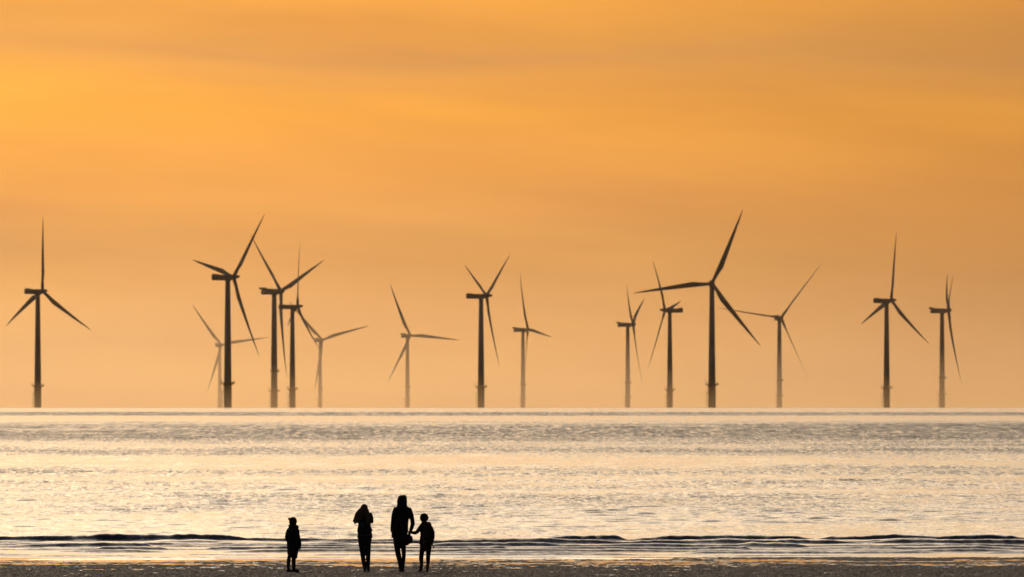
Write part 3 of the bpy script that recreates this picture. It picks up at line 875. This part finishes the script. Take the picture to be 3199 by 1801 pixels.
shoe(f, 'shoe', (1250.4, 1778, 0), (1247.4, 1783, .19), 5.8)
shoe(f, 'shoe', (1258.2, 1778, .12), (1259.4, 1783, .31), 5.0)
MAN = f

# ---- red ball carried low by the adult
bx, by = 1274.8, 1682.6
bc = Vector(f.p(bx, by, -.10)) + MAN.root.location
mb = MB(); mb.ball((0, 0, 0), (.113, .113, .113), 28, 18)
mb.tube([(-.02, 0, -.100, .05, .05), (-.03, 0, -.116, .03, .03)], 14, True, True)
ballo = mb.build('ball', M['ball'], voxel=0.007, relax=2); ballo.location = bc
tag(ballo, 'round dark red ball-shaped thing hanging beside the hooded adult\'s thigh', 'ball')
st = MB(); h0 = Vector(f.p(1280, 1665, 0.0)) + MAN.root.location - bc
st.tube([(.03, 0, .10, .010), (.045, .03, .125, .009), (h0.x, h0.y, h0.z, .009)], 8, True, True)
st.tube([(-.01, 0, .105, .010), (.015, .03, .125, .009), (h0.x-.012, h0.y, h0.z, .009)], 8, True, True)
st.build('strap', M['black_cloth'], ballo, voxel=0.005, relax=1)

# ---- boy with backpack
f = Fig(1330, 'child in cap and dark jacket with a backpack, holding the hooded adult\'s hand')
kb = 0.80
J = dict(head=(1323.5, 1621, 0), neck=(1325.5, 1634, 0), chest=(1329, 1652, 0), waist=(1331, 1676, 0), pelvis=(1329.5, 1697, 0),
         Lsh=(1315.5, 1642, 0), Lel=(1302, 1662.5, 0), Lwr=(1287.5, 1662, 0), Rsh=(1343, 1643, 0), Rel=(1351, 1665, .04), Rwr=(1348, 1682, .12),
         Lhip=(1321, 1704, 0), Lkn=(1316.5, 1737, .02), Lan=(1315.5, 1774, -.08), Rhip=(1338.5, 1704, 0), Rkn=(1337.5, 1738, .05), Ran=(1334.5, 1776, .04),
         Ltoe=(1310, 1783, .03), Rtoe=(1333, 1783, .18))
make_body(f, J, -0.45, kb, (('L', (-1, 0, -.1), (0, 1, .2), .85, 1), ('R', (-.2, .6, -.8), (0, 1, .5), .5, 1)))
jk = MB()
f.t(jk, [(1326, 1632, 0, 9, .07), (1328, 1637, 0, 14, .08), (1329.6, 1644, 0, 18, .10), (1331, 1655, 0, 19, .11), (1331.6, 1670, 0, 18.5, .115), (1330.5, 1685, 0, 19.8, .12), (1329.8, 1700, 0, 21.2, .125)], 20, False)
f.t(jk, [(1316, 1642, 0, 6.8), (1309.5, 1651, 0, 6.4), (1303, 1660, 0, 6.0), (1297, 1662.8, 0, 5.6), (1290.5, 1662.4, 0, 4.8), (1286.5, 1661.8, 0, 4.2)], 12)
f.t(jk, [(1343, 1643, 0, 6.8), (1349, 1655, .02, 6.2), (1350.5, 1668, .05, 5.6), (1348, 1681, .11, 4.8)], 12)
f.t(jk, [(1324.8, 1629, 0, 8.0, .062), (1326, 1636, 0, 9.5, .07)], 14)
jacket = jk.build('jacket', M['brown_cloth'], f.root, voxel=0.007, relax=2)
hd = MB()
f.t(hd, [(1319.5, 1635, -.02, 5, .06), (1327, 1633.5, -.05, 6, .05), (1336, 1633.6, -.06, 6, .045), (1341.5, 1633.4, -.05, 5, .04)], 12)
f.t(hd, [(1337, 1630.2, -.05, 2, .03), (1343.2, 1630.4, -.05, 1.8, .03), (1345.6, 1637, -.04, 3, .03)], 8)
hd.build('hood', M['brown_cloth'], jacket, voxel=0.006, relax=1)
cp = MB()
f.t(cp, [(1323.8, 1620.5, -.01, 10.6, .085), (1324.3, 1615, -.01, 11.2, .09)], 18, False)
f.t(cp, [(1325, 1613, -.01, 9.5, .07), (1331, 1613.2, -.03, 7.4, .05), (1336.4, 1614.2, -.04, 3.6, .03), (1339.2, 1614.8, -.04, 1.4, .015)], 12)
f.b(cp, 1325, 1615.5, -.01, 13.6, .095, 14.6)
cp.build('cap', M['navy_cloth'], f.root, voxel=0.006, relax=2)
tr = MB()
f.t(tr, [(1330, 1696, 0, 18.5, .11), (1330, 1706, 0, 18, .105)], 18)
f.t(tr, [(1320.6, 1706, 0, 9.2, .09), (1319, 1716, .01, 8.3, .08), (1317.2, 1728, .02, 7.4, .065), (1316, 1740, .02, 7.0, .06), (1316.4, 1748, -.01, 6.2, .055)], 14)
f.t(tr, [(1339, 1706, 0, 9.4, .09), (1339, 1716, .02, 8.6, .08), (1338, 1728, .04, 7.6, .065), (1337.5, 1741, .05, 6.6, .06), (1337, 1748, .05, 6.0, .055)], 14)
tr.build('trousers', M['denim'], f.root, voxel=0.007, relax=2)
shoe(f, 'boot', (1314.5, 1776, -.08), (1309, 1783, .02), 5.0, 0.02, [(1315.8, 1738, .01, 7.4, .060), (1315.9, 1743, 0, 7.2, .06), (1316.5, 1754, -.02, 6.0, .05), (1316.6, 1766, -.06, 5.6, .046), (1315.8, 1774, -.08, 5.3, .045)])
shoe(f, 'boot', (1334.3, 1777, .04), (1333, 1783, .17), 4.9, 0.0, [(1337.2, 1741, .05, 7.3, .06), (1337.2, 1745, .05, 6.8, .055), (1337, 1755, .05, 5.5, .048), (1335.4, 1768, .04, 5.2, .045), (1334.4, 1777, .04, 5.0, .042)])
# the raised sole of his back foot
BOY = f
# backpack
o_ = f.root.location
bp_root = empty('backpack', (o_.x, o_.y-.10, o_.z))
tag(bp_root, 'dark backpack with faded vertical lettering, worn by the child in the cap', 'backpack')
class G(Fig):
    def __init__(s, cx, root): s.cx = cx; s.root = root
g = G(1330, bp_root)
pk = MB()
g.t(pk, [(1333, 1637, -.04, 8, .05), (1335.5, 1643, -.07, 13.5, .075), (1338, 1652, -.08, 17, .09), (1339.6, 1662, -.09, 18.7, .10), (1340, 1675, -.09, 18.6, .10), (1338.4, 1688, -.085, 17, .09), (1336, 1697, -.07, 14.5, .075)], 22)
g.t(pk, [(1336.8, 1660, -.15, 12, .045), (1337, 1676, -.16, 13, .055), (1336.6, 1690, -.15, 12, .045)], 16)
pack = pk.build('bag', M['brown_cloth'], bp_root, voxel=0.007, relax=2)
sb = MB()
g.t(sb, [(1350, 1692, -.03, 1.2, .008), (1352.5, 1700, -.03, 1.2, .008), (1354, 1706, -.03, 1.2, .008), (1354.6, 1710.5, -.03, 1.6, .010)], 8)
sb.build('strap', M['black_cloth'], bp_root)
for a_, b_ in (((1326, 1642), (1322, 1660)), ((1342, 1643), (1346, 1662))):
    sb = MB(); g.t(sb, [(a_[0], a_[1], -.01, 2.2, .010), ((a_[0]+b_[0])/2, a_[1]-3, .12, 2.2, .010), (b_[0], b_[1]-6, .22, 2.2, .010), (b_[0], b_[1]+14, .16, 2.0, .010), (b_[0], b_[1]+20, .02, 2.0, .010)], 8)
    sb.build('strap', M['black_cloth'], bp_root)
cu = bpy.data.curves.new('lettering', 'FONT'); cu.body = 'NIKE'; cu.size = 0.122; cu.extrude = 0.004; cu.align_x = 'CENTER'; cu.align_y = 'CENTER'; cu.offset = 0.004
tmp = link(bpy.data.objects.new('lettering', cu))
tmp.rotation_euler = (0, 0, 0)
me = bpy.data.meshes.new_from_object(tmp.evaluated_get(bpy.context.evaluated_depsgraph_get())); bpy.data.objects.remove(tmp)
ctr = g.p(1329.4, 1677.5, 0)
# lay the letters on the curved back of the bag, reading upwards
from mathutils.bvhtree import BVHTree
bm = bmesh.new(); bm.from_mesh(pack.data); tree = BVHTree.FromBMesh(bm)
for v in me.vertices:
    x_, y_, z_ = v.co
    X_, Z_ = ctr[0]-y_, ctr[2]+x_
    hit = tree.ray_cast(Vector((X_, -1, Z_)), Vector((0, 1, 0)))[0]
    yy_ = hit.y if hit else -.18
    v.co = (X_, yy_ - 0.003 - (z_+.004)*0.4, Z_)
bm.free()
lt = link(bpy.data.objects.new('lettering', me), pack); me.materials.append(M['print'])

# ---- woman with long hair
f = Fig(1140, 'person with long fair hair blown to the left, short dark jacket, head bowed')
J = dict(head=(1137.5, 1589, .03), neck=(1139, 1602, 0), chest=(1140, 1618, 0), waist=(1139, 1644, 0), pelvis=(1139.5, 1676, 0),
         Lsh=(1123, 1608, 0), Lel=(1120.5, 1629, .02), Lwr=(1133, 1620, .24), Rsh=(1157, 1608, 0), Rel=(1160, 1629, .02), Rwr=(1147, 1620, .24),
         Lhip=(1131.5, 1690, 0), Lkn=(1134, 1738, 0), Lan=(1139.5, 1776, 0), Rhip=(1148, 1690, 0), Rkn=(1150, 1738, 0), Ran=(1150.4, 1776, 0),
         Ltoe=(1136, 1783, .15), Rtoe=(1151, 1783, .16))
make_body(f, J, 0.0, .9, (('L', (.6, .6, .3), (0, .4, -1), .6, -1), ('R', (-.6, .6, .3), (0, .4, -1), .6, -1)))
jk = MB()
f.t(jk, [(1139, 1599, 0, 8, .06), (1140, 1604, 0, 15, .08), (1140.5, 1610, 0, 19, .10), (1140, 1622, 0, 19, .11), (1138.6, 1638, 0, 19.4, .11), (1138.8, 1648, 0, 22, .12), (1139, 1657, 0, 23.4, .125), (1139.4, 1662, 0, 22, .12), (1140, 1670, 0, 23.6, .125), (1140, 1678.5, 0, 24.4, .128)], 22, False)
f.t(jk, [(1124, 1607, 0, 7.6), (1120.8, 1618, 0, 7.0), (1120.4, 1628, .02, 6.6), (1125, 1626, .12, 5.6), (1132, 1621, .22, 4.6)], 12)
f.t(jk, [(1156, 1607, 0, 8), (1159.6, 1618, 0, 7.4), (1160.8, 1628, .02, 6.9), (1156, 1626, .12, 5.6), (1148, 1621, .22, 4.6)], 12)
f.t(jk, [(1158, 1653, 0, 4, .03), (1164.4, 1654.6, 0, 1.4, .012)], 8)
jacket = jk.build('jacket', M['black_cloth'], f.root, voxel=0.007, relax=2)
def drape(fig, obj, name, mat, pts, r, dep, n=7):
    """a raised strip laid on the back of a garment; pts = (px, row)"""
    bm = bmesh.new(); bm.from_mesh(obj.data); tree = BVHTree.FromBMesh(bm); mb = MB(); out = []
    for k in range(len(pts)-1):
        for q in range(6):
            t_ = q/6; x_ = pts[k][0]*(1-t_)+pts[k+1][0]*t_; y_ = pts[k][1]*(1-t_)+pts[k+1][1]*t_
            a = fig.p(x_, y_); hit = tree.ray_cast(Vector((a[0], -1, a[2])), Vector((0, 1, 0)))[0]
            if hit: out.append((hit.x, hit.y, hit.z, dep, r*S))
    bm.free()
    mb.tube(out, n, True, False)
    return mb.build(name, mat, obj)
drape(f, jacket, 'trim', M['grey_trim'], [(1119, 1665), (1124, 1668), (1131, 1671), (1139, 1673), (1148, 1671), (1158, 1667)], 2.4, .007)
pt = MB()
a = f.p(1131.4, 1636.5, 0)
bm = bmesh.new(); bm.from_mesh(jacket.data); tree = BVHTree.FromBMesh(bm)
poly = [(1127.8, 1631), (1130.6, 1632.6), (1134.6, 1637), (1134.2, 1640.6), (1131.6, 1643), (1128.4, 1637.6)]
ra, rb = [], []
for q in poly:
    b_ = f.p(*q); h_ = tree.ray_cast(Vector((b_[0], -1, b_[2])), Vector((0, 1, 0)))[0]
    ra.append((b_[0], h_.y-.006, b_[2])); rb.append((b_[0], h_.y+.006, b_[2]))
bm.free()
pt.rings([ra, rb]); pt.build('patch', M['blue_patch'], jacket, smooth=False)
hr = MB()
f.t(hr, [(1135, 1590, -.04, 11, .06), (1130, 1597, -.06, 13, .06), (1122, 1607, -.08, 13.4, .055), (1113.6, 1621, -.09, 10, .04), (1110, 1628, -.09, 7, .03)], 16)
f.t(hr, [(1140, 1591, -.04, 10.0, .06), (1145, 1597, -.08, 9.4, .05), (1149.6, 1612, -.11, 7.4, .035), (1151, 1626, -.12, 4.5, .02), (1151.6, 1634, -.12, 2, .012)], 14)
for (x0, x1, y1) in ((1112, 1103.4, 1629), (1114, 1106, 1634.6), (1116, 1108.6, 1636.4), (1118, 1112.6, 1633.5), (1110, 1102.2, 1625), (1121, 1117, 1631)):
    f.t(hr, [(x0+7, 1608, -.09, 3.4, .02), (x0, 1618, -.10, 2.8, .018), (x1, y1, -.10, .9, .006)], 8)
for (x0, x1, y1) in ((1146, 1148, 1636), (1149, 1155, 1630), (1143, 1144, 1624)):
    f.t(hr, [(x0-3, 1600, -.10, 3.0, .02), (x0, 1614, -.13, 2.4, .016), (x1, y1, -.13, .9, .006)], 8)
f.b(hr, 1137.6, 1587.6, -.005, 12.4, .10, 15.6)
hr.build('hair', M['hair_fair'], f.root, voxel=0.0055, relax=1)
tr = MB()
f.t(tr, [(1139.6, 1672, 0, 21.5, .115), (1139.6, 1684, 0, 21.8, .12), (1139.6, 1696, 0, 19.6, .115)], 20)
f.t(tr, [(1130.6, 1692, 0, 11.4, .10), (1131, 1706, 0, 10.0, .09), (1132.6, 1722, .01, 8.5, .07), (1134.4, 1743, .02, 6.9, .06), (1136.8, 1760, -.01, 6.2, .055), (1139.6, 1776, 0, 4.8, .04)], 14)
f.t(tr, [(1148.6, 1692, 0, 11.4, .10), (1149, 1706, 0, 9.6, .09), (1149.8, 1722, .01, 8.3, .07), (1150.2, 1743, .02, 7.0, .06), (1150.2, 1760, -.01, 6.2, .055), (1150.6, 1776, 0, 4.6, .04)], 14)
tr.build('trousers', M['denim'], f.root, voxel=0.007, relax=2)
shoe(f, 'shoe', (1139, 1779, 0), (1135.4, 1783, .15), 5.0)
shoe(f, 'shoe', (1150.4, 1779, 0), (1151, 1783, .16), 4.7)

# ---- girl in a long coat
f = Fig(915, 'small child standing apart in bobble hat and knee-length hooded coat')
J = dict(head=(915.5, 1628, 0), neck=(915.5, 1641, 0), chest=(915.5, 1656, 0), waist=(915.5, 1684, 0), pelvis=(915, 1706, 0),
         Lsh=(902, 1657, 0), Lel=(897, 1678, -.03), Lwr=(903, 1692, .05), Rsh=(929, 1657, 0), Rel=(933, 1682, 0), Rwr=(936, 1704, .03),
         Lhip=(907.5, 1712, 0), Lkn=(903, 1742, 0), Lan=(901, 1776, -.02), Rhip=(921, 1712, 0), Rkn=(918, 1744, .04), Ran=(917.5, 1776, .03),
         Ltoe=(908, 1783, .06), Rtoe=(930, 1783, .09))
make_body(f, J, 1.05, .78, (('L', (.6, .6, -.5), (0, .6, 1), .5, 1), ('R', (.05, .1, -1), (0, -1, 0), .45, 1)))
ct = MB()
f.t(ct, [(915.6, 1638, 0, 9, .065), (916, 1645, 0, 15, .085), (916, 1654, 0, 18.6, .10), (915.4, 1668, 0, 19, .11), (915.4, 1688, 0, 19.4, .12), (915.2, 1708, 0, 19.2, .125), (914.4, 1722, 0, 17.6, .125), (913.8, 1731, 0, 16.2, .12)], 20, False)
f.t(ct, [(902.6, 1655, 0, 7.4), (898.4, 1667, -.02, 7.2), (896.6, 1678, -.03, 6.8), (899.4, 1686, .01, 6.2), (903, 1691, .05, 5.2)], 12)
f.t(ct, [(928, 1655, 0, 7.4), (930, 1668, 0, 6.6), (932.6, 1682, 0, 6.6), (935.6, 1694, .02, 6.6), (936, 1706, .03, 5.2)], 12)
f.t(ct, [(921, 1722, 0, 9, .09), (923, 1732, .01, 7, .08), (924.4, 1738, .01, 5.4, .06)], 12)
f.t(ct, [(916.6, 1636, -.01, 10.0, .075), (916, 1644, -.01, 12, .08)], 14)
coat = ct.build('coat', M['black_cloth'], f.root, voxel=0.007, relax=2)
hd = MB()
f.t(hd, [(905.4, 1641, -.02, 4.6, .04), (911, 1643.5, -.07, 5.4, .04), (919, 1645, -.07, 5.8, .04), (927, 1646, -.04, 5.8, .04), (929, 1645, .03, 5, .04)], 12)
f.t(hd, [(906, 1641, .04, 4.6, .04), (916, 1640, .08, 5, .03), (926.6, 1643, .06, 5, .035)], 12)
hood = hd.build('hood', M['black_cloth'], coat, voxel=0.006, relax=2)
drape(f, coat, 'trim', M['fur'], [(902, 1653.5), (908, 1652.8), (916, 1650.6), (926, 1648)], 1.9, .007)
ht = MB()
f.t(ht, [(914.2, 1631, -.01, 10.6, .085), (914.4, 1625, -.01, 11.6, .092)], 18, False)
f.t(ht, [(907.5, 1634, -.02, 3.4, .05), (912, 1637, -.03, 5, .05)], 10)
f.b(ht, 915.4, 1626.6, -.01, 12.8, .096, 14.0)
hat = ht.build('hat', M['navy_cloth'], f.root, voxel=0.006, relax=2)
pm = MB()
for k in range(22):
    a_ = rng.normal(size=3); a_ /= np.linalg.norm(a_)
    c_ = f.p(904.2, 1619.2, -.01)
    pm.ball((c_[0]+a_[0]*.017, c_[1]+a_[1]*.017, c_[2]+a_[2]*.015), .016, 8, 6)
c_ = f.p(908.6, 1620, -.01); pm.ball(c_, .024)
c_ = f.p(902.4, 1616.6, -.01); pm.ball(c_, .015, 8, 6)
pm.build('bobble', M['navy_cloth'], hat, voxel=0.005, relax=0)
tr = MB()
f.t(tr, [(907, 1714, 0, 8, .07), (904.8, 1734, 0, 6, .06), (902.6, 1745, 0, 6.2, .056), (901.6, 1752, 0, 6, .054)], 12)
f.t(tr, [(920, 1714, 0, 8.4, .07), (918.4, 1734, .03, 7.6, .06), (917.4, 1748, .04, 6.8, .056), (917.2, 1755, .04, 6.4, .054)], 12)
f.t(tr, [(913, 1706, 0, 14, .10), (913, 1714, 0, 13, .09)], 16)
tr.build('trousers', M['denim'], f.root, voxel=0.007, relax=2)
shoe(f, 'boot', (900.8, 1778, -.02), (907.6, 1783, .06), 4.8, 0.0, [(901.4, 1749, 0, 6.3, .056), (901.2, 1756, 0, 6.1, .054), (900.6, 1764, 0, 5.4, .048), (900.8, 1778, -.02, 5.0, .045)])
shoe(f, 'boot', (917.4, 1778, .03), (930.6, 1783, .09), 4.8, 0.0, [(917.4, 1752, .04, 6.8, .056), (917.5, 1758, .04, 6.5, .054), (917.8, 1768, .03, 6.0, .05), (917.6, 1778, .03, 5.6, .046)])
